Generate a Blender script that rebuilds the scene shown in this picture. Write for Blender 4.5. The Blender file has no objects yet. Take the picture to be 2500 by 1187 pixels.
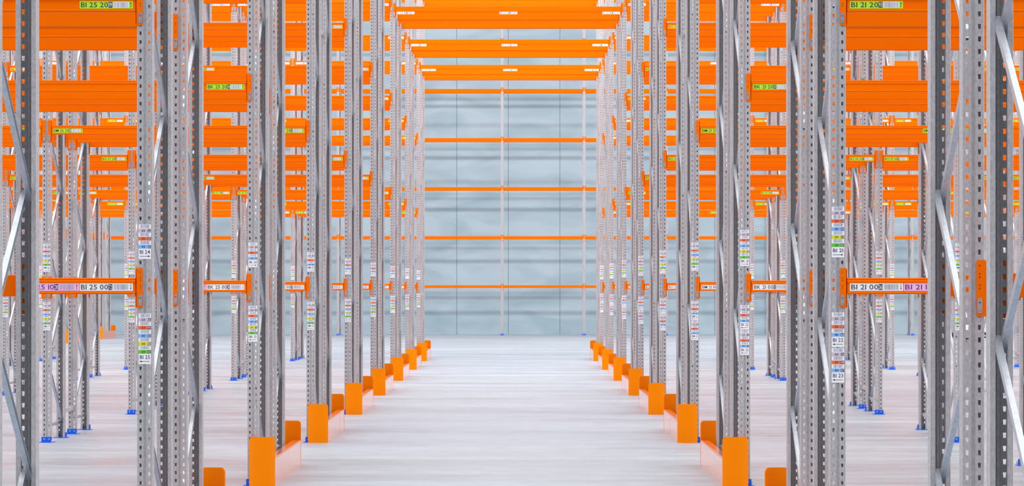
import bpy, math, random
from mathutils import Vector, Matrix

sc = bpy.context.scene
COL = sc.collection

# ------------------------------------------------------------------ camera
# depth = RY * r, metres across = UM * u (u: picture units at r = 1)
RY, UM = 12.0, 0.0016
HC = 1.59                                   # eye height
cam_d = bpy.data.cameras.new('camera')
cam_d.sensor_width = 36.0
cam_d.lens = 7500.0 / 2500.0 * 36.0
cam_d.shift_x = -12.0 / 2500.0
cam_d.shift_y = 107.5 / 2500.0
cam_d.clip_start, cam_d.clip_end = 0.5, 400.0
cam = bpy.data.objects.new('camera', cam_d)
cam.location = (0, 0, HC)
cam.rotation_euler = (math.radians(90), 0, 0)
COL.objects.link(cam)
sc.camera = cam

# ------------------------------------------------------------------ view
sc.view_settings.view_transform = 'Standard'
sc.view_settings.look = 'None'
sc.view_settings.gamma = 1.0
sc.view_settings.exposure = 0.0
sc.view_settings.use_curve_mapping = False

# ------------------------------------------------------------------ world: even white light under a bright roof
w = bpy.data.worlds.new('hall_light')
sc.world = w
w.use_nodes = True
nt = w.node_tree
nt.nodes.clear()
wo = nt.nodes.new('ShaderNodeOutputWorld')
bg = nt.nodes.new('ShaderNodeBackground')
tc = nt.nodes.new('ShaderNodeTexCoord')
sp = nt.nodes.new('ShaderNodeSeparateXYZ')
cr = nt.nodes.new('ShaderNodeValToRGB')
cr.color_ramp.elements[0].position = 0.0
cr.color_ramp.elements[0].color = (0.84, 0.88, 0.93, 1)
cr.color_ramp.elements[1].position = 0.9
cr.color_ramp.elements[1].color = (1.0, 1.0, 1.0, 1)
nt.links.new(tc.outputs['Generated'], sp.inputs[0])
nt.links.new(sp.outputs['Z'], cr.inputs[0])
# the half of the hall behind the camera is full of orange racking: its light is a little warmer
mr = nt.nodes.new('ShaderNodeMapRange')
mr.inputs[1].default_value = 0.2; mr.inputs[2].default_value = -0.9
mr.inputs[3].default_value = 0.0; mr.inputs[4].default_value = 1.0
nt.links.new(sp.outputs['Y'], mr.inputs[0])
mw = nt.nodes.new('ShaderNodeMix'); mw.data_type = 'RGBA'
nt.links.new(mr.outputs[0], mw.inputs[0])
nt.links.new(cr.outputs[0], mw.inputs[6])
mw.inputs[7].default_value = (1.06, 0.89, 0.91, 1)
# dark teal zone added to world light behind the camera to darken upright interiors
pl = nt.nodes.new('ShaderNodeVectorMath'); pl.operation = 'MULTIPLY'; pl.inputs[1].default_value = (1, 1, 0.55)
nm_ = nt.nodes.new('ShaderNodeVectorMath'); nm_.operation = 'NORMALIZE'
s2 = nt.nodes.new('ShaderNodeSeparateXYZ')
nt.links.new(tc.outputs['Generated'], pl.inputs[0]); nt.links.new(pl.outputs[0], nm_.inputs[0]); nt.links.new(nm_.outputs[0], s2.inputs[0])
dm = nt.nodes.new('ShaderNodeMapRange'); dm.interpolation_type = 'SMOOTHSTEP'
dm.inputs[1].default_value = -0.76; dm.inputs[2].default_value = -0.93
dm.inputs[3].default_value = 0.0; dm.inputs[4].default_value = 1.0
nt.links.new(s2.outputs['Y'], dm.inputs[0])
md = nt.nodes.new('ShaderNodeMix'); md.data_type = 'RGBA'
nt.links.new(dm.outputs[0], md.inputs[0]); nt.links.new(mw.outputs[2], md.inputs[6])
md.inputs[7].default_value = (0.07, 0.16, 0.21, 1)
nt.links.new(md.outputs[2], bg.inputs[0])
bg.inputs[1].default_value = 1.28
nt.links.new(bg.outputs[0], wo.inputs[0])

# ------------------------------------------------------------------ unseen strip lamps above the frame, one added as floor fill
def strip(y, z, power, lx=60.0, ly=0.35, tilt=0.0):
    d = bpy.data.lights.new('unseen_strip_lamp', 'AREA')
    d.shape = 'RECTANGLE'
    d.size, d.size_y = lx, ly
    d.energy = power
    d.color = (0.97, 0.99, 1.0)
    o = bpy.data.objects.new('unseen_strip_lamp', d)
    o.location = (0, y, z)
    o.rotation_euler = (tilt, 0, 0)
    COL.objects.link(o)

strip(76.0, 14.0, 3000, ly=1.6, tilt=math.radians(45))
strip(91.0, 14.0, 2600, ly=1.0)  # added fill light, brightens the far floor
for rr in (0.70, 1.278, 1.858, 2.452, 3.025, 3.602, 4.166, 4.755, 5.333):
    strip(rr * RY, 12.6, 1000 if rr < 4 else 2500, tilt=math.radians(20))

# ------------------------------------------------------------------ materials
MATS = {}
def mat(name, col, rough=0.5, metal=0.0, coat=0.0, spec=0.5, noise=None, bump=None):
    m = bpy.data.materials.new(name)
    m.use_nodes = True
    n, l = m.node_tree.nodes, m.node_tree.links
    p = n['Principled BSDF']
    p.inputs['Base Color'].default_value = (*col, 1)
    p.inputs['Roughness'].default_value = rough
    p.inputs['Metallic'].default_value = metal
    p.inputs['Coat Weight'].default_value = coat
    p.inputs['Coat Roughness'].default_value = 0.12
    p.inputs['Specular IOR Level'].default_value = spec
    if noise:
        scale, col2, lo, hi = noise
        t = n.new('ShaderNodeTexCoord'); nz = n.new('ShaderNodeTexNoise'); r = n.new('ShaderNodeValToRGB'); mp = n.new('ShaderNodeMapping')
        mp.inputs['Scale'].default_value = scale
        nz.inputs['Scale'].default_value = 1.0
        nz.inputs['Detail'].default_value = 5.0
        r.color_ramp.elements[0].position = lo; r.color_ramp.elements[0].color = (*col, 1)
        r.color_ramp.elements[1].position = hi; r.color_ramp.elements[1].color = (*col2, 1)
        l.new(t.outputs['Object'], mp.inputs[0]); l.new(mp.outputs[0], nz.inputs[0])
        l.new(nz.outputs['Fac'], r.inputs[0]); l.new(r.outputs[0], p.inputs['Base Color'])
        if bump:
            b = n.new('ShaderNodeBump'); b.inputs['Strength'].default_value = bump; b.inputs['Distance'].default_value = 0.002
            l.new(nz.outputs['Fac'], b.inputs['Height']); l.new(b.outputs[0], p.inputs['Normal'])
    MATS[name] = m
    return m

mat('galvanised', (0.46, 0.445, 0.455), 0.42, 0.25, noise=((90, 90, 60), (0.57, 0.555, 0.565), 0.35, 0.65), bump=0.1)
mat('zinc_bright', (0.50, 0.55, 0.60), 0.36, 0.80, noise=((40, 40, 40), (0.62, 0.66, 0.71), 0.3, 0.7))
mat('orange', (1.0, 0.165, 0.0), 0.42, 0.0, spec=0.03)
mat('guard_orange', (1.0, 0.25, 0.0), 0.25, 0.0, spec=0.08)
mat('rail_orange', (1.0, 0.20, 0.01), 0.30, 0.0, coat=1.0, spec=0.3)
mat('blue', (0.0, 0.13, 0.78), 0.4)
mat('hole_and_pin_dark', (0.10, 0.05, 0.04), 0.5)
mat('label_white', (0.95, 0.95, 0.97), 0.45)
mat('label_pink', (1.0, 0.55, 0.88), 0.45)
mat('label_green', (0.50, 0.84, 0.01), 0.45)
mat('label_yellow', (0.92, 0.70, 0.0), 0.45)
mat('bar_rose', (0.66, 0.56, 0.60), 0.45)
mat('bar_orange', (1.0, 0.16, 0.03), 0.45)
mat('bar_blue', (0.22, 0.52, 0.95), 0.45)
mat('bar_yellow', (0.80, 0.78, 0.0), 0.45)
mat('bar_green', (0.13, 0.66, 0.02), 0.45)
mat('ink', (0.02, 0.02, 0.10), 0.5)
mat('ink_purple', (0.16, 0.01, 0.22), 0.5)
mat('ink_blue', (0.06, 0.12, 0.55), 0.5)
mat('ink_grey', (0.40, 0.40, 0.56), 0.5)
mat('white_plastic', (0.72, 0.80, 0.80), 0.4)
mat('black_plastic', (0.02, 0.02, 0.02), 0.5)
mat('groove', (0.20, 0.22, 0.23), 0.8)

def floor_mat():
    m = bpy.data.materials.new('polished_concrete'); m.use_nodes = True
    n, l = m.node_tree.nodes, m.node_tree.links
    p = n['Principled BSDF']
    t = n.new('ShaderNodeTexCoord')
    def noise(scale, detail, dist=0.0):
        mp = n.new('ShaderNodeMapping'); mp.inputs['Scale'].default_value = scale
        z = n.new('ShaderNodeTexNoise'); z.inputs['Scale'].default_value = 1.0
        z.inputs['Detail'].default_value = detail; z.inputs['Distortion'].default_value = dist
        l.new(t.outputs['Object'], mp.inputs[0]); l.new(mp.outputs[0], z.inputs[0])
        return z
    a = noise((0.22, 0.7, 1), 6, 0.6)
    b = noise((1.2, 3.2, 1), 8, 0.2)
    c = noise((0.05, 0.08, 1), 3, 1.5)
    fine = noise((3.5, 11.0, 1), 9, 0.4)
    mix = n.new('ShaderNodeMath'); mix.operation = 'ADD'
    mu = n.new('ShaderNodeMath'); mu.operation = 'MULTIPLY'; mu.inputs[1].default_value = 0.5
    l.new(b.outputs['Fac'], mu.inputs[0]); l.new(a.outputs['Fac'], mix.inputs[0]); l.new(mu.outputs[0], mix.inputs[1])
    r = n.new('ShaderNodeValToRGB')
    r.color_ramp.elements[0].position = 0.56; r.color_ramp.elements[0].color = (0.32, 0.375, 0.435, 1)
    r.color_ramp.elements[1].position = 0.88; r.color_ramp.elements[1].color = (0.42, 0.47, 0.53, 1)
    l.new(mix.outputs[0], r.inputs[0])
    rf = n.new('ShaderNodeValToRGB')
    rf.color_ramp.elements[0].position = 0.38; rf.color_ramp.elements[0].color = (0.86, 0.865, 0.88, 1)
    rf.color_ramp.elements[1].position = 0.58; rf.color_ramp.elements[1].color = (1, 1, 1, 1)
    l.new(fine.outputs['Fac'], rf.inputs[0])
    m0 = n.new('ShaderNodeMix'); m0.data_type = 'RGBA'; m0.blend_type = 'MULTIPLY'; m0.inputs[0].default_value = 1.0
    l.new(r.outputs[0], m0.inputs[6]); l.new(rf.outputs[0], m0.inputs[7])
    mc = n.new('ShaderNodeMix'); mc.data_type = 'RGBA'; mc.blend_type = 'MULTIPLY'
    r2 = n.new('ShaderNodeValToRGB')
    r2.color_ramp.elements[0].position = 0.4; r2.color_ramp.elements[0].color = (0.96, 0.97, 0.99, 1)
    r2.color_ramp.elements[1].position = 0.6; r2.color_ramp.elements[1].color = (1.0, 0.99, 0.95, 1)
    l.new(c.outputs['Fac'], r2.inputs[0])
    mc.inputs[0].default_value = 1.0
    l.new(m0.outputs[2], mc.inputs[6]); l.new(r2.outputs[0], mc.inputs[7])
    wv = n.new('ShaderNodeTexWave'); wv.wave_type = 'RINGS'; wv.rings_direction = 'Z'
    wv.inputs['Scale'].default_value = 0.55; wv.inputs['Distortion'].default_value = 7.0; wv.inputs['Detail'].default_value = 4.0; wv.inputs['Detail Scale'].default_value = 0.35
    mpw = n.new('ShaderNodeMapping'); mpw.inputs['Location'].default_value = (0.5, -86.0, 0); mpw.inputs['Scale'].default_value = (0.8, 0.8, 1)
    l.new(t.outputs['Object'], mpw.inputs[0]); l.new(mpw.outputs[0], wv.inputs[0])
    r3 = n.new('ShaderNodeValToRGB')
    r3.color_ramp.elements[0].position = 0.0; r3.color_ramp.elements[0].color = (0.80, 0.84, 0.88, 1)
    r3.color_ramp.elements[1].position = 0.25; r3.color_ramp.elements[1].color = (1, 1, 1, 1)
    l.new(wv.outputs['Fac'], r3.inputs[0])
    mm = n.new('ShaderNodeMix'); mm.data_type = 'RGBA'; mm.blend_type = 'MULTIPLY'
    mk = n.new('ShaderNodeMapRange'); mk.inputs[1].default_value = 0.50; mk.inputs[2].default_value = 0.62; mk.inputs[3].default_value = 0.0; mk.inputs[4].default_value = 0.8
    l.new(c.outputs['Fac'], mk.inputs[0]); l.new(mk.outputs[0], mm.inputs[0])
    l.new(mc.outputs[2], mm.inputs[6]); l.new(r3.outputs[0], mm.inputs[7])
    l.new(mm.outputs[2], p.inputs['Base Color'])
    rr = n.new('ShaderNodeMapRange'); rr.inputs[1].default_value = 0.5; rr.inputs[2].default_value = 0.95
    rr.inputs[3].default_value = 0.30; rr.inputs[4].default_value = 0.5
    l.new(mix.outputs[0], rr.inputs[0]); l.new(rr.outputs[0], p.inputs['Roughness'])
    MATS['floor'] = m
floor_mat()

def wall_mat():
    m = bpy.data.materials.new('precast_concrete'); m.use_nodes = True
    n, l = m.node_tree.nodes, m.node_tree.links
    p = n['Principled BSDF']
    t = n.new('ShaderNodeTexCoord')
    mp = n.new('ShaderNodeMapping'); mp.inputs['Scale'].default_value = (0.45, 1, 1.3)
    z = n.new('ShaderNodeTexNoise'); z.inputs['Scale'].default_value = 1.0; z.inputs['Detail'].default_value = 7; z.inputs['Distortion'].default_value = 0.8
    l.new(t.outputs['Object'], mp.inputs[0]); l.new(mp.outputs[0], z.inputs[0])
    r = n.new('ShaderNodeValToRGB')
    r.color_ramp.elements[0].position = 0.34; r.color_ramp.elements[0].color = (0.33, 0.455, 0.515, 1)
    r.color_ramp.elements[1].position = 0.60; r.color_ramp.elements[1].color = (0.44, 0.56, 0.62, 1)
    l.new(z.outputs['Fac'], r.inputs[0]); l.new(r.outputs[0], p.inputs['Base Color'])
    p.inputs['Roughness'].default_value = 0.6
    MATS['wall'] = m
wall_mat()

# ------------------------------------------------------------------ mesh builder
class MB:
    def __init__(s): s.v, s.f, s.m, s.mats = [], [], [], []
    def mi(s, name):
        if name not in s.mats: s.mats.append(name)
        return s.mats.index(name)
    def face(s, pts, mt):
        i = len(s.v); s.v.extend(pts); s.f.append(tuple(range(i, i + len(pts)))); s.m.append(s.mi(mt))
    def raw(s, verts, faces, mt):
        i = len(s.v); s.v.extend(verts); k = s.mi(mt)
        for f in faces: s.f.append(tuple(a + i for a in f)); s.m.append(k)
    def box(s, x0, x1, y0, y1, z0, z1, mt):
        v = [(x, y, z) for x in (x0, x1) for y in (y0, y1) for z in (z0, z1)]
        s.raw(v, [(0, 1, 3, 2), (4, 6, 7, 5), (0, 4, 5, 1), (2, 3, 7, 6), (0, 2, 6, 4), (1, 5, 7, 3)], mt)
    def prism(s, prof, axis, a0, a1, mt):
        """closed profile extruded: axis 'x' profile is (y,z); 'z' profile is (x,y); 'y' profile is (x,z)"""
        n = len(prof)
        def P(p, a): return {'x': (a, p[0], p[1]), 'y': (p[0], a, p[1]), 'z': (p[0], p[1], a)}[axis]
        v = [P(p, a0) for p in prof] + [P(p, a1) for p in prof]
        f = [(i, (i + 1) % n, n + (i + 1) % n, n + i) for i in range(n)]
        f += [tuple(reversed(range(n))), tuple(range(n, 2 * n))]
        s.raw(v, f, mt)
    def cyl(s, p0, p1, r, mt, n=8):
        p0, p1 = Vector(p0), Vector(p1); d = (p1 - p0).normalized()
        a = d.orthogonal().normalized(); b = d.cross(a)
        v = []
        for p in (p0, p1):
            for i in range(n):
                t = 2 * math.pi * i / n
                v.append(tuple(p + a * (r * math.cos(t)) + b * (r * math.sin(t))))
        f = [(i, (i + 1) % n, n + (i + 1) % n, n + i) for i in range(n)] + [tuple(reversed(range(n))), tuple(range(n, 2 * n))]
        s.raw(v, f, mt)
    def add(s, o, M):
        i = len(s.v); s.v.extend(tuple(M @ Vector(p)) for p in o.v)
        for f, m in zip(o.f, o.m): s.f.append(tuple(a + i for a in f)); s.m.append(s.mi(o.mats[m]))
    def mesh(s, name, smooth=False):
        me = bpy.data.meshes.new(name)
        me.from_pydata(s.v, [], s.f)
        for k in s.mats: me.materials.append(MATS[k])
        me.polygons.foreach_set('material_index', s.m)
        me.update()
        import bmesh
        bm = bmesh.new(); bm.from_mesh(me); bmesh.ops.recalc_face_normals(bm, faces=bm.faces); bm.to_mesh(me); bm.free()
        return me

def bake(me, mods):
    """apply modifiers once so that copies can share the finished mesh"""
    o = bpy.data.objects.new('tmp', me); COL.objects.link(o)
    for kind, kw in mods:
        m = o.modifiers.new('m', kind)
        for k, v in kw.items(): setattr(m, k, v)
    dg = bpy.context.evaluated_depsgraph_get(); dg.update()
    out = bpy.data.meshes.new_from_object(o.evaluated_get(dg))
    bpy.data.objects.remove(o)
    return out

def obj(name, me, parent=None, loc=(0, 0, 0), rz=0.0):
    o = bpy.data.objects.new(name, me); COL.objects.link(o)
    o.parent = parent; o.location = loc; o.rotation_euler = (0, 0, rz)
    return o
def tag(o, label=None, cat=None, group=None, kind=None):
    if label: o['label'] = label
    if cat: o['category'] = cat
    if group: o['group'] = group
    if kind: o['kind'] = kind
    return o

# ------------------------------------------------------------------ lettering
GL = {}
def glyph(ch):
    if ch not in GL:
        c = bpy.data.curves.new('g', 'FONT'); c.body = ch; c.size = 1.0; c.resolution_u = 2; c.offset = 0.003
        o = bpy.data.objects.new('g', c); COL.objects.link(o)
        dg = bpy.context.evaluated_depsgraph_get()
        me = bpy.data.meshes.new_from_object(o.evaluated_get(dg))
        v = [tuple(p.co) for p in me.vertices]; f = [tuple(p.vertices) for p in me.polygons]
        bpy.data.objects.remove(o); bpy.data.meshes.remove(me)
        GL[ch] = (v, f, min(p[0] for p in v), max(p[0] for p in v))
    return GL[ch]
CAP = max(p[1] for p in glyph('H')[0])
def text(mb, s, x0, x1, z, h, y, mt, bold=0.0):
    """printed text between x0 and x1, baseline z, cap height h, on the plane y, facing -y"""
    k = h / CAP; pen = 0.0; run = []
    for ch in s:
        if ch == ' ': pen += 0.27; continue
        v, f, a, b = glyph(ch); run.append((v, f, pen - a)); pen += b - a + 0.09
    tot = pen - 0.09; kx = (x1 - x0) / tot
    for v, f, off in run:
        mb.raw([(x0 + (p[0] + off) * kx, y, z + p[1] * k) for p in v], f, mt)
def rect(mb, x0, x1, z0, z1, y, mt): mb.face([(x0, y, z0), (x1, y, z0), (x1, y, z1), (x0, y, z1)], mt)
def barcode(mb, x0, x1, z0, z1, y, seed, mt='ink_grey'):
    rnd = random.Random(seed); x = x0
    while x < x1 - 0.0015:
        wd = rnd.choice((0.0010, 0.0015, 0.0028)) * (x1 - x0) / 0.075
        rect(mb, x, min(x + wd, x1), z0, z1, y, mt); x += wd + rnd.choice((0.0012, 0.0020, 0.0034)) * (x1 - x0) / 0.075
def arrow(mb, x, z0, z1, y, mt, up):
    a, b = (z0, z1) if up else (z1, z0); s = 1 if up else -1
    rect(mb, x - 0.0012, x + 0.0012, min(a, b - s * 0.008), max(a, b - s * 0.008), y, mt)
    mb.face([(x - 0.004, y, b - s * 0.010), (x + 0.004, y, b - s * 0.010), (x, y, b)], mt)

LABELS = {}
LCOL = {0: ('label_white', 'ink', False), 10: ('label_pink', 'ink_purple', True), 20: ('label_green', 'ink', True),
        30: ('label_yellow', 'ink', True), 40: ('label_white', 'ink_blue', True), 50: ('label_white', 'ink', True)}
def location_label(row, pos, lev):
    """a beam sticker 302 x 44 mm, origin at its centre on the beam face"""
    back, ink, up = LCOL[lev]
    mb = MB(); w_, h_ = 0.151, 0.022
    mb.box(-w_, w_, -0.0015, 0.0, -h_, h_, back)
    y = -0.0022
    text(mb, '%s %02d %02d' % (row, pos, lev), -w_ + 0.008, 0.010, -0.0140, 0.0275, y, ink)
    rnd = random.Random(row + str(pos * 100 + lev)); rect(mb, 0.012, 0.034, -0.0165, 0.0165, y, 'ink')
    chk = {('BI', 25, 0): '72', ('BI', 25, 10): '31', ('BI', 21, 0): '36', ('BK', 25, 0): '31', ('BK', 21, 0): '92', ('BK', 21, 20): '57', ('BI', 25, 20): '19', ('BK', 25, 20): '34', ('BI', 21, 20): '93'}.get((row, pos, lev)) or '%02d' % rnd.randint(10, 99)
    text(mb, chk, 0.0145, 0.0315, -0.012, 0.024, y - 0.0006, 'label_white')
    if back != 'label_white': rect(mb, 0.040, 0.128, -0.017, 0.017, y, 'label_white' if lev != 10 else back)
    barcode(mb, 0.044, 0.124, -0.015, 0.015, y - 0.0006, row + str(pos), 'ink_grey')
    arrow(mb, 0.139, -0.016, 0.016, y, ink, up)
    return mb.mesh('location_label')
def upright_sticker(row, pos, n, right):
    """position sticker on an upright face, origin at top centre; n coloured strips"""
    mb = MB(); w_ = 0.0355; tot = n * 0.0455 + 0.060
    mb.box(-w_, w_, -0.0015, 0.0, -tot, 0.0, 'label_white')
    y = -0.0022; z = 0.0
    for k, (nm, c) in enumerate([('60', 'bar_rose'), ('50', 'bar_orange'), ('40', 'bar_blue'), ('30', 'bar_yellow'), ('20', 'bar_green')][:n]):
        barcode(mb, -0.024, 0.028, z - 0.0215, z - 0.002, y, row + nm + str(pos))
        rect(mb, -w_, w_, z - 0.0455, z - 0.0255, y, c)
        text(mb, nm, -0.018, 0.002, z - 0.042, 0.0135, y - 0.0006, 'ink')
        rect(mb, 0.017, 0.033, z - 0.0435, z - 0.0270, y - 0.0006, 'ink')
        text(mb, '%02d' % random.Random(row + nm + str(pos)).randint(10, 99), 0.0185, 0.0315, z - 0.0415, 0.012, y - 0.0012, 'label_white')
        z -= 0.0455
    text(mb, '%s %02d' % (row, pos), -0.028, 0.029, z - 0.030, 0.0205, y, 'ink')
    s = 1 if right else -1
    rect(mb, -0.028, 0.028, z - 0.0455, z - 0.0430, y, 'ink')
    mb.face([(s * 0.018, y, z - 0.0395), (s * 0.018, y, z - 0.0490), (s * 0.031, y, z - 0.0443)], 'ink')
    return mb.mesh('position_sticker')

# ------------------------------------------------------------------ rack parts (shared meshes)
FH = 10.4            # frame height
DEP = 0.086 * RY     # frame depth web to web
def upright_mesh():
    mb = MB(); G = 'galvanised'; P = 0.05; N = int(FH / P)
    def strip_(a, b):       # plain strip
        mb.face([(a[0], a[1], 0), (b[0], b[1], 0), (b[0], b[1], FH), (a[0], a[1], FH)], G)
    def holed(a, b, wt, wb, h):     # strip with one slot every 50 mm
        c = ((a[0] + b[0]) / 2, (a[1] + b[1]) / 2); L = math.hypot(b[0] - a[0], b[1] - a[1]); d = ((b[0] - a[0]) / L, (b[1] - a[1]) / L)
        q = lambda t, z: (c[0] + d[0] * t, c[1] + d[1] * t, z)
        for i in range(N):
            z0, z1 = i * P, (i + 1) * P; zm = (z0 + z1) / 2
            o = [q(-L / 2, z0), q(L / 2, z0), q(L / 2, z1), q(-L / 2, z1)]
            hh = [q(-wb / 2, zm - h / 2), q(wb / 2, zm - h / 2), q(wt / 2, zm + h / 2), q(-wt / 2, zm + h / 2)]
            b0 = len(mb.v); mb.v.extend(o + hh); k = mb.mi(G)
            for j in range(4):
                mb.f.append((b0 + j, b0 + (j + 1) % 4, b0 + 4 + (j + 1) % 4, b0 + 4 + j)); mb.m.append(k)
    W, D = 0.0435, 0.084
    pts = [(-0.0225, D - 0.008), (-0.0235, D), (-W + 0.002, D), (-W, D - 0.006), (-W, 0.066), (-W + 0.004, 0.060), (-W + 0.004, 0.030), (-W, 0.024), (-W, 0.004), (-W + 0.004, 0.0), (-0.0345, 0.0), (-0.0145, 0.0), (-0.0075, 0.0), (-0.0045, 0.006)]
    half = pts + [(-p[0], p[1]) for p in reversed(pts)]
    for i in range(len(half) - 1):
        a, b = half[i], half[i + 1]
        if i in (10, len(half) - 2 - 10): holed(a, b, 0.0125, 0.0095, 0.020)
        elif i in (5, len(half) - 2 - 5): holed(a, b, 0.010, 0.010, 0.016)
        else: strip_(a, b)
    me = mb.mesh('upright')
    return bake(me, [('SOLIDIFY', dict(thickness=0.0022, offset=0.0))])

def brace_mesh(p0, p1):
    """C-channel between two points, 24 mm wide across x, 38 mm deep"""
    mb = MB(); p0, p1 = Vector(p0), Vector(p1); d = (p1 - p0).normalized()
    X = Vector((1, 0, 0)); nrm = X.cross(d).normalized()
    t, wx, hh = 0.0025, 0.0115, 0.017
    prof = [(-wx, -hh), (wx, -hh), (wx, -hh + t), (-wx + t, -hh + t), (-wx + t, hh - t), (wx, hh - t), (wx, hh), (-wx, hh)]
    v = [tuple(p + X * a + nrm * b) for p in (p0 - d * 0.02, p1 + d * 0.02) for a, b in prof]
    n = 8
    mb.raw(v, [(i, (i + 1) % n, n + (i + 1) % n, n + i) for i in range(n)] +
           [(0, 1, 2, 3), (0, 3, 4, 7), (4, 5, 6, 7), (8, 9, 10, 11), (8, 11, 12, 15), (12, 13, 14, 15)], 'zinc_bright')
    for p in (p0, p1):
        mb.cyl((-0.034, p.y, p.z), (0.034, p.y, p.z), 0.0045, 'zinc_bright', 6)
        for sx in (-1, 1): mb.cyl((sx * 0.026, p.y, p.z), (sx * 0.033, p.y, p.z), 0.009, 'zinc_bright', 6)
    return mb.mesh('brace')

def base_plate_mesh():
    mb = MB(); B = 'blue'
    mb.box(-0.075, 0.075, -0.045, 0.110, 0.0, 0.006, B)
    mb.box(-0.054, 0.054, -0.0045, -0.0015, 0.006, 0.056, B)
    for s in (-1, 1):
        mb.box(*sorted((s * 0.0435, s * 0.0465)), -0.0015, 0.05, 0.006, 0.056, B)
        mb.cyl((s * 0.0245, -0.0075, 0.034), (s * 0.0245, -0.004, 0.034), 0.009, 'zinc_bright', 8)
    mb.cyl((0.058, -0.030, 0.006), (0.058, -0.030, 0.020), 0.009, 'zinc_bright', 6)
    mb.cyl((0.058, -0.030, 0.020), (0.058, -0.030, 0.038), 0.005, 'zinc_bright', 6)
    return mb.mesh('base_plate')

def beam_profile(top, bot, slot_c):
    """(y,z) section: box 46 mm deep with a recessed label channel on the front"""
    a, b = slot_c + 0.0245, slot_c - 0.0245
    return [(-0.009, bot + 0.005), (-0.005, bot), (0.034, bot), (0.037, bot + 0.003), (0.037, top - 0.003), (0.034, top), (-0.003, top), (-0.008, top - 0.003),
            (-0.009, top - 0.007), (-0.005, top - 0.009), (-0.0095, top - 0.018), (-0.009, a + 0.003), (-0.009, a), (-0.004, a - 0.0005), (-0.004, b + 0.001), (-0.0035, b - 0.001), (-0.0095, b - 0.007)]
def bar_mb(L, top, bot, slot_c):
    mb = MB(); mb.prism(beam_profile(top, bot, slot_c), 'x', -L / 2, L / 2, 'orange'); return mb

def connector_mb(s, z0, z1):
    """end bracket; s=+1 at the beam's right end. origin at the upright's centre line, web face y=0"""
    mb = MB(); O = 'orange'; inner = -s * 0.051
    c = 0.006
    xa, xb = sorted((inner, -s * 0.0115))
    prof = [(xa + c, z0), (xb - c, z0), (xb, z0 + c), (xb, z1 - c), (xb - c, z1), (xa + c, z1), (xa, z1 - c), (xa, z0 + c)]
    mb.prism(prof, 'y', -0.008, -0.004, O)                          # front leaf over the web
    x2, x3 = sorted((inner, inner + s * 0.004))
    mb.prism([(-0.008, z0 + c), (-0.004, z0), (0.040, z0), (0.046, z0 + c), (0.046, z1 - c), (0.040, z1), (-0.004, z1), (-0.008, z1 - c)], 'x', x2, x3, O)
    xh = -s * 0.0245
    for z in (z1 - 0.022, z1 - 0.055, z1 - 0.068, z1 - 0.100, z1 - 0.113):
        mb.cyl((xh, -0.0085, z), (xh, -0.0078, z), 0.0032, 'hole_and_pin_dark', 8)  # dark discs stand in for the shaded open holes of the bracket
    return mb
def pin_mb(s, z0):
    mb = MB(); xh = -s * 0.0245
    mb.prism([(xh - 0.007, z0 + 0.012), (xh + 0.007, z0 + 0.012), (xh + 0.010, z0 + 0.020), (xh + 0.010, z0 + 0.066), (xh + 0.006, z0 + 0.074), (xh - 0.006, z0 + 0.074), (xh - 0.010, z0 + 0.066), (xh - 0.010, z0 + 0.020)], 'y', -0.0115, -0.008, 'zinc_bright')
    mb.cyl((xh, -0.014, z0 + 0.056), (xh, -0.0105, z0 + 0.056), 0.0035, 'hole_and_pin_dark', 8)
    mb.cyl((xh, -0.016, z0 + 0.030), (xh, -0.0105, z0 + 0.030), 0.006, 'zinc_bright', 8)
    return mb

BAY = 2.70; XL = -1318 * UM; XR = 1137 * UM; TW = XR - XL
SIDE = dict(L=BAY - 0.104, top=0.052, bot=-0.040, slot=0.0, cz=(-0.118, 0.107))
TUN = dict(L=TW - 0.104, top=0.110, bot=-0.026, slot=0.0, cz=(-0.065, 0.165))
UP = upright_mesh()
PLATE = base_plate_mesh()
BRACES = {}
def brace(z0, z1, rise):
    """rise: +1 front end low; braces share meshes"""
    k = rise
    if k not in BRACES:
        h = 0.6
        if rise == 0: BRACES[k] = brace_mesh((0, 0.070, 0), (0, DEP - 0.070, 0))
        elif rise > 0: BRACES[k] = brace_mesh((-0.012, 0.070, 0), (-0.012, DEP - 0.070, h))
        else: BRACES[k] = brace_mesh((0.012, 0.070, h), (0.012, DEP - 0.070, 0))
    return BRACES[k]
SP = MB(); SP.box(-0.015, 0.015, 0, 1, -0.02, 0.02, 'galvanised'); SP.box(-0.03, 0.03, 0.0, 0.01, -0.03, 0.03, 'galvanised'); SP.box(-0.03, 0.03, 0.99, 1.0, -0.03, 0.03, 'galvanised'); SP = SP.mesh('row_spacer')

# ------------------------------------------------------------------ frame
def build_frame(mirror):
    """root Empty with uprights, base plates, zigzag braces"""
    root = bpy.data.objects.new('upright_frame', None); COL.objects.link(root)
    root.empty_display_size = 0.2
    obj('upright', UP, root, (0, 0, 0.004))
    obj('upright', UP, root, (0, DEP, 0.004), math.pi)
    obj('base_plate', PLATE, root); obj('base_plate', PLATE, root, (0, DEP, 0), math.pi)
    obj('horizontal_brace', brace(0, 0, 0), root, (0, 0, 0.17))
    z = 0.184; k = 0
    while z + 0.62 < FH:
        front_low = (k % 2 == 1) != mirror       # first brace rises from the inner upright to the aisle upright
        obj('diagonal_brace', brace(0, 0, 1 if front_low else -1), root, (0, 0, z)); z += 0.6; k += 1
    obj('horizontal_brace', brace(0, 0, 0), root, (0, 0, z))
    return root
FR = {}
POSTS = []
def copy_tree(o, parent=None):
    c = o.copy(); COL.objects.link(c); c.parent = parent
    for ch in o.children: copy_tree(ch, c)
    return c
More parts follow.
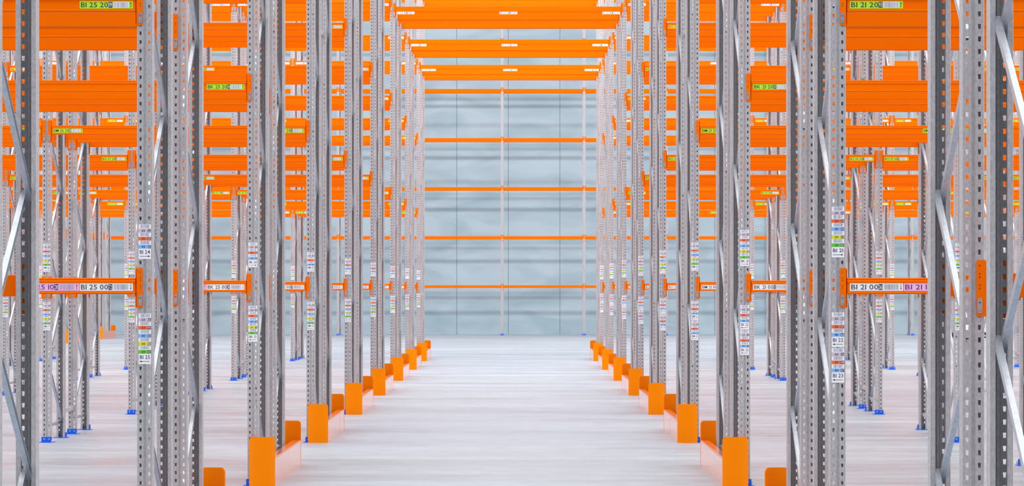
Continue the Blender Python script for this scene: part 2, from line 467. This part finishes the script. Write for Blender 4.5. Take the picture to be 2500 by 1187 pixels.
def frame(x, r, mirror, label, stickers=(), spacer=0.0, group=None):
    if mirror not in FR:
        FR[mirror] = build_frame(mirror); root = FR[mirror]
    else:
        root = bpy.data.objects.new('upright_frame', None); COL.objects.link(root); root.empty_display_size = 0.2
        for ch in FR[mirror].children:
            if ch.name.split('.')[0] in ('position_sticker', 'row_spacer'): continue
            c = ch.copy(); COL.objects.link(c); c.parent = root
    root.location = (x, r * RY, 0)
    POSTS.extend(((x, r), (x, r + 0.086)))
    tag(root, label, 'rack frame', group or 'galvanised upright frames of the racking', 'thing')
    for (row, pos, n, right, zt) in stickers:
        s_ = obj('position_sticker', upright_sticker(row, pos, n, right), root, (0.0, -0.0012, zt))
        s_['label'] = 'sticker reading %s %02d with coloured strips' % (row, pos)
    if spacer:
        for z in (0.28, 4.33):
            s_ = obj('row_spacer', SP, root, (0, DEP + 0.002, z)); s_.scale = (1, spacer - 0.004, 1)
    return root

# ------------------------------------------------------------------ beams
BARS = {}
def bar_meshes(kind, d):
    if kind not in BARS:
        BARS[kind] = dict(bar=bar_mb(d['L'], d['top'], d['bot'], d['slot']),
                          con={s: connector_mb(s, *d['cz']) for s in (-1, 1)}, pin={s: pin_mb(s, d['cz'][0]) for s in (-1, 1)})
        q = BARS[kind]
        q['bar_me'] = q['bar'].mesh('bar')
        q['con_me'] = {s: q['con'][s].mesh('connector') for s in (-1, 1)}
        q['pin_me'] = {s: q['pin'][s].mesh('safety_pin') for s in (-1, 1)}
    return BARS[kind]
REST = MB()
PENDING = []
def beam(*a):
    """beams are gathered first and built once it is known which of them show largest"""
    PENDING.append(a)
def build_beam(single, kind, xc, r, z, back, label, labels=(), group='orange rack crossbars'):
    d = TUN if kind == 'tunnel' else SIDE
    q = bar_meshes(kind if kind == 'tunnel' else 'side', d)
    half = (d['L'] + 0.104) / 2; rz = math.pi if back else 0.0
    if not single:
        M = Matrix.Translation((xc, r * RY, z)) @ Matrix.Rotation(rz, 4, 'Z')
        REST.add(q['bar'], M)
        for s in (-1, 1): REST.add(q['con'][s], M @ Matrix.Translation((s * half, 0, 0)))
        return None
    o = obj('rack_crossbar', q['bar_me'], None, (xc, r * RY, z), rz)
    tag(o, label, 'rack beam', group, 'thing')
    for s in (-1, 1):
        c = obj('connector', q['con_me'][s], o, (s * half, 0, 0))
        obj('safety_pin', q['pin_me'][s], c)
    for (row, pos, lev, xo) in labels:
        l_ = obj('location_label', location_label(row, pos, lev), o, (xo, -0.0041, 0))
        l_['label'] = 'label reading %s %02d %02d' % (row, pos, lev)
    return o


ROWS = [('BG', 0.882), ('BI', 1.451), ('BK', 2.045), ('BM', 2.618), ('BO', 3.195), ('BQ', 3.759), ('BS', 4.348), ('BU', 4.926), ('BW', 5.490)]
OFF = [0.0, 0.086, 0.150, 0.236]
ORD = ['', 'second', 'third', 'fourth']
LV = [1.59, 3.19, 4.79, 6.39, 7.99]
LN = ['lowest', 'second', 'third', 'fourth', 'fifth']

OFF_BG = [0.0, 0.086, 0.1385, 0.2245]
OFF_STD = OFF
def px(u, r): return 1262 + u / r
for row, r0 in ROWS:
    OFF = OFF_BG if row == 'BG' else OFF_STD
    rear = r0 + OFF[3]
    for side in (-1, 1):
        base = -1318 if side < 0 else 1137
        ncol = 0; cols = []
        while True:
            u = base + side * 1687.5 * ncol
            x_ = px(u, rear); lim = 0.8 * 625 / r0
            if x_ < -lim or x_ > 2500 + lim: break
            cols.append(u); ncol += 1
        nb = 0
        while True:         # bays that show in the frame
            u = base + side * 1687.5 * nb + side * 30
            if not (0 <= px(u, rear) <= 2500): break
            nb += 1
        for k, u in enumerate(cols):
            X = u * UM
            if k == 0:
                n1, n2 = (24, 25) if side < 0 else (21, 22)
            else:
                n1, n2 = (24 + 2 * k, 25 + 2 * k) if side < 0 else (21 - 2 * k, 22 - 2 * k)
            st = []
            if row != 'BG':
                if k == 0 and side < 0: st = [(row, 24, 3, True, 1.945), (row, 25, 5, False, 1.440)]
                elif k == 0: st = [(row, 21, 5, True, 2.045), (row, 22, 3, False, 1.446), (row, 23, 3, False, 1.244)]
                else: st = [(row, n1, 5, True, 2.035), (row, n2, 5, False, 1.435)]
                who = 'stickered %s %02d and %s %02d' % (row, n1, row, n2)
                lf = 'galvanised upright frame ' + who
                lb = 'galvanised upright frame back to back behind the one ' + who
            else:
                where = 'right' if side > 0 else 'left'
                lf = 'large galvanised upright frame nearest the camera, cut off at the %s edge' % where
                lb = 'large galvanised upright frame near the %s edge, without any sticker' % where
            gap = (OFF[2] - OFF[1]) * RY
            ff = not (row == 'BG' and side < 0)
            if ff: frame(X, r0, False, lf, st, gap)
            frame(X, r0 + OFF[2], True, lb)
        for b in range(nb):
            u = base + side * 1687.5 * (b + 0.5)
            near, far = (25 + 2 * b, 26 + 2 * b) if side < 0 else (21 - 2 * b, 20 - 2 * b)
            for li, lz in enumerate(LV):
                z = lz + (0.05 if (row == 'BO' and li == 2) else 0)
                if z - 0.13 - HC > 1.1216 * rear: continue
                code = (li) * 10 + 10 if li else 0
                for j, off in enumerate(OFF):
                    if row == 'BG' and side < 0 and j < 2: continue
                    if z - 0.13 - HC > 1.1216 * (r0 + off): continue
                    labs = []
                    if j == 0 and row != 'BG':
                        e = BAY / 2 - 0.044 - 0.174      # sticker centre near the bay end
                        nx, fx = (e, -e) if side < 0 else (-e, e)
                        if li == 0:
                            labs = [(row, near, 0, nx), (row, near, 10, nx + (-1 if nx > 0 else 1) * 0.306),
                                    (row, far, 0, fx), (row, far, 10, fx + (-1 if fx > 0 else 1) * 0.306)]
                        else: labs = [(row, near, code, nx), (row, far, code, fx)]
                    if row == 'BG':
                        lab = 'nearest rack beam, orange, %s of the row%s' % (LN[li], ', %s back' % ORD[j] if j else '')
                        lab = 'orange beam of the nearest rack, %s level, %s side, %s from front' % (LN[li], 'right' if side > 0 else 'left', ['first', 'second', 'third', 'fourth'][j])
                    elif j == 0: lab = 'orange rack beam marked %s %02d %02d on its label' % (row, near, code)
                    else: lab = 'unmarked orange rack beam, %s back at the level and bay of %s %02d %02d' % (ORD[j], row, near, code)
                    beam('side', u * UM, r0 + off, z, j in (1, 3), lab, labs)
    # tunnel beams over the aisle
    for li, lz, code in ((3, 6.246, 40), (4, 7.885, 50)):
        for j, off in enumerate(OFF):
            if lz - 0.03 - HC > 1.1216 * (r0 + off): continue
            labs = []
            if j == 0:
                e = TW / 2 - 0.044 - 0.174
                labs = [(row, 24, code, -e), (row, 23, code, 0.0), (row, 22, code, e)]
                lab = 'long orange beam over the aisle marked %s 23 %02d at its middle' % (row, code)
            else: lab = 'long orange beam over the aisle, %s back from %s 23 %02d' % (ORD[j], row, code)
            beam('tunnel', (XL + XR) / 2, r0 + off, lz, j in (1, 3), lab, labs, 'long beams over the aisle')

# ------------------------------------------------------------------ rack along the back wall
RW = 8.42
WC = [-303 + 1687.5 * n for n in range(-7, 8)]
def nth(n): return ['', 'first', 'second', 'third', 'fourth', 'fifth', 'sixth', 'seventh', 'eighth', 'ninth'][n]
for i, u in enumerate(WC):
    if not (-120 < px(u, RW) < 2620): continue
    n = i - 7
    if n <= 0: lab = 'pale galvanised frame of the back wall rack, %s from the aisle centre leftwards' % nth(1 - n)
    else: lab = 'pale galvanised frame of the back wall rack, %s from the aisle centre rightwards' % nth(n)
    frame(u * UM, RW, False, lab, (), 0, 'frames of the back wall rack')
for i in range(len(WC) - 1):
    u = (WC[i] + WC[i + 1]) / 2
    if not (-60 < px(u, RW) < 2560): continue
    n = i - 7
    where = 'middle bay' if n == 0 else '%s bay %s of the middle' % (nth(abs(n)), 'left' if n < 0 else 'right')
    for li in range(6):
        for j in (0, 1):
            lab = 'orange %s beam of the back wall rack, level %s, %s' % (['front', 'rear'][j], ['one', 'two', 'three', 'four', 'five', 'six'][li], where)
            beam('side', u * UM, RW + OFF[j], 1.6 * (li + 1) - 0.005 + (0.03 * li if li else 0) * 0.5, j == 1, lab, (), 'beams of the back wall rack')

# ------------------------------------------------------------------ far racks left of the open floor
FARX = -7993
def guard(x, yf, yr, side, label, seam):
    """corner guards joined by a low rail along the aisle end of a rack; side=+1: aisle is at +x"""
    root = bpy.data.objects.new('rack_end_guard', None); COL.objects.link(root)
    root.location = (x, yf, 0); root.empty_display_size = 0.2
    L = yr - yf
    def bow(y0, sgn):
        mb = MB(); n = 14; t = 0.006
        xa, xb = -0.024, 0.182
        prof_o, prof_i = [], []
        for i in range(n + 1):
            q = i / n; a = (q - 0.5) * math.radians(150)
            xx = (xa + xb) / 2 + (xb - xa) / 2 * math.sin(a) / math.sin(math.radians(75))
            yy = 0.038 * (1 - (math.cos(a) - math.cos(math.radians(75))) / (1 - math.cos(math.radians(75))))
            prof_o.append((xx, yy)); prof_i.append((xa + (xx - xa) * (xb - xa - 2 * t) / (xb - xa) + t, yy + t))
        G = 'guard_orange'; H = 0.395
        def hz(i):
            d = min(i, n - i)
            return H - (0.022 if d == 0 else 0.008 if d == 1 else 0.0)
        v = []
        for i in range(n + 1):
            for (a_, b_) in (prof_o[i], prof_i[i]):
                for z in (0.0, hz(i)): v.append((a_ * side, y0 + sgn * b_, z))
        f = []
        for i in range(n):
            a_, b_ = i * 4, i * 4 + 4
            f += [(a_, b_, b_ + 1, a_ + 1), (a_ + 2, a_ + 3, b_ + 3, b_ + 2), (a_ + 1, b_ + 1, b_ + 3, a_ + 3), (a_, a_ + 2, b_ + 2, b_)]
        f += [(0, 1, 3, 2), (n * 4, n * 4 + 2, n * 4 + 3, n * 4 + 1)]
        mb.raw(v, f, G)
        me = mb.mesh('corner_plate')
        for p in me.polygons: p.use_smooth = True
        return me
    def shade(me):
        return bake(me, [('EDGE_SPLIT', dict(split_angle=math.radians(30)))])
    obj('corner_plate', shade(bow(0.0, 1)), root)
    obj('corner_plate', shade(bow(L, -1)), root)
    ys = L * seam[0]; g = seam[1] / 2
    for a, b in ((0.045, ys - g), (ys + g, L - 0.045)):
        mb = MB(); x0, x1 = 0.100, 0.180; h = 0.225; t = 0.004; c = 0.010
        prof = [(side * p, q) for p, q in ((x0, 0.0), (x1, 0.0), (x1, h - c), (x1 - 0.004, h - 0.003), (x1 - c, h), (x0 + c, h), (x0, h - c))]
        mb.prism(prof, 'y', a, b, 'rail_orange')
        obj('rail', mb.mesh('rail'), root)
    tag(root, label, 'rack guard', 'orange end guards at the feet of the racks', 'thing')
    return root
for gi, (row, r0) in enumerate(ROWS):
    if row == 'BG': continue
    for side, X, sn in ((1, XL, '25'), (-1, XR, '21')):
        seam = (0.70, 0.035) if (side > 0 and row in ('BM', 'BQ')) else (0.52, 0.035) if (side < 0 and row in ('BM', 'BQ')) else (0.5, 0.003)
        guard(X, r0 * RY - 0.095, (r0 + OFF[3]) * RY + 0.095, side, 'orange end guard at the foot of the %s rack below sticker %s %s' % (row, row, sn), seam)
for k, r0 in enumerate((6.65, 7.22, 7.80)):
    nm = ['nearest', 'middle', 'farthest'][k]
    for j in (0, 1):
        for c in (0, 1):
            u = FARX - 1687.5 * c
            if px(u, r0 + OFF[3]) < -60: continue
            frame(u * UM, r0 + OFF[2 * j], bool(j), 'galvanised %s frame in the %s of three far racks beyond BW, left edge, %s column' % (['front', 'rear'][j], nm, ['aisle', 'second'][c]), (), 0, 'frames of the far left racks')
    for c in (0, 1):
        u = FARX - 1687.5 * (c + 0.5)
        if px(u + 800, r0 + OFF[3]) < 0: continue
        for li in range(5):
            for j, off in enumerate(OFF):
                lab = 'orange beam %s of four, level %s, %s far left rack%s' % (['one', 'two', 'three', 'four'][j], ['one', 'two', 'three', 'four', 'five'][li], nm, ', outer bay' if c else '')
                beam('side', u * UM, r0 + off, LV[li], j in (1, 3), lab, (), 'beams of the far left racks')
    guard(FARX * UM, r0 * RY - 0.095, (r0 + OFF[3]) * RY + 0.095, 1, 'orange end guard at the foot of the %s far left rack' % nm, (0.5, 0.003))

# which beams show largest: near to far, count the part of the view each one fills that nothing nearer covers
import numpy as np
GW, GH = 1250, 594
def span(x0, x1, r):
    a, b = 1262 + x0 / UM / r, 1262 + x1 / UM / r
    return max(0, int(a / 2)), min(GW, int(math.ceil(b / 2)))
def rows_(z0, z1, r):
    a, b = 701 - (z1 - HC) * 625 / r, 701 - (z0 - HC) * 625 / r
    return max(0, int(a / 2)), min(GH, int(math.ceil(b / 2)))
free = np.ones((GH, GW), dtype=bool)
work = [(r, 0, x, None) for x, r in POSTS] + [(b[2] + (0.0005 if b[4] else -0.0005), 1, b[1], i) for i, b in enumerate(PENDING)]
shown = [0] * len(PENDING)
for r, isbeam, x, i in sorted(work, key=lambda t: t[0]):
    if isbeam:
        d = TUN if PENDING[i][0] == 'tunnel' else SIDE
        c0, c1 = span(x - d['L'] / 2 - 0.04, x + d['L'] / 2 + 0.04, r)
        q0, q1 = rows_(PENDING[i][3] + d['bot'], PENDING[i][3] + d['top'], r)
        if c1 > c0 and q1 > q0: shown[i] = int(free[q0:q1, c0:c1].sum())
    else:
        c0, c1 = span(x - 0.044, x + 0.044, r); q0, q1 = rows_(0, FH, r)
    if c1 > c0 and q1 > q0: free[q0:q1, c0:c1] = False
best = set(sorted(range(len(PENDING)), key=lambda i: -shown[i])[:300])
for i, a in enumerate(PENDING): build_beam(i in best and shown[i] > 0, *a)
if REST.v:
    tag(obj('background_crossbars', REST.mesh('background_crossbars')), 'remaining orange rack beams mostly hidden behind nearer racks', 'rack beams', None, 'stuff')

# ------------------------------------------------------------------ shell
WY = 8.57 * RY
mb = MB(); mb.face([(-32, -8, 0), (32, -8, 0), (32, WY + 0.2, 0), (-32, WY + 0.2, 0)], 'floor')
tag(obj('floor', mb.mesh('floor')), 'pale polished concrete floor with faint swirls', None, None, 'structure')
mb = MB()
mb.box(-32, 32, WY + 0.012, WY + 0.3, 0, 14.2, 'groove')
pw = 1080 * UM; x = (-180 - 1080 * 20) * UM
while x < 31:
    a, b = max(x + 0.006, -32), min(x + pw - 0.006, 32)
    if b > a: mb.prism([(a + 0.01, WY), (b - 0.01, WY), (b, WY + 0.01), (b, WY + 0.03), (a, WY + 0.03), (a, WY + 0.01)], 'z', 0.0, 14.2, 'wall')
    x += pw
tag(obj('wall_back', mb.mesh('wall_back')), 'blue grey precast concrete back wall with vertical joints', None, None, 'structure')
mb = MB(); mb.box(5210 * UM, 5480 * UM, WY - 0.10, WY, 0, 14.2, 'wall')
tag(obj('trim_1', mb.mesh('trim_1')), 'shallow concrete pier on the back wall', None, None, 'structure')

# ------------------------------------------------------------------ caged tank by the back wall
root = bpy.data.objects.new('caged_tank', None); COL.objects.link(root)
root.location = ((2327 - 1262) * 8.05 * UM + 0.6, 8.05 * RY, 0)
tag(root, 'white caged liquid tank on a black pallet near the back wall', 'tank', None, 'thing')
mb = MB()
for yy in (-0.45, -0.05, 0.35): mb.box(-0.6, 0.6, yy, yy + 0.1, 0.0, 0.02, 'black_plastic')
for xx in (-0.6, -0.05, 0.5):
    for yy in (-0.45, -0.05, 0.35): mb.box(xx, xx + 0.1, yy, yy + 0.1, 0.02, 0.10, 'black_plastic')
mb.box(-0.6, 0.6, -0.5, 0.5, 0.10, 0.14, 'black_plastic')
obj('pallet', mb.mesh('pallet'), root)
mb = MB(); mb.box(-0.56, 0.56, -0.46, 0.46, 0.15, 1.12, 'white_plastic'); mb.cyl((0, 0, 1.12), (0, 0, 1.17), 0.11, 'white_plastic', 16)
obj('tank_body', bake(mb.mesh('tank_body'), [('BEVEL', dict(width=0.05, segments=3))]), root)
mb = MB()
for z in (0.18, 0.36, 0.54, 0.72, 0.90, 1.08):
    for s in (-1, 1):
        mb.cyl((-0.59, s * 0.49, z), (0.59, s * 0.49, z), 0.009, 'zinc_bright', 6)
        mb.cyl((s * 0.59, -0.49, z), (s * 0.59, 0.49, z), 0.009, 'zinc_bright', 6)
for i in range(8):
    q = -0.59 + i * 1.18 / 7
    for s in (-1, 1):
        mb.cyl((q, s * 0.49, 0.14), (q, s * 0.49, 1.10), 0.009, 'zinc_bright', 6)
        mb.cyl((s * 0.59, q * 0.83, 0.14), (s * 0.59, q * 0.83, 1.10), 0.009, 'zinc_bright', 6)
obj('cage', mb.mesh('cage'), root)
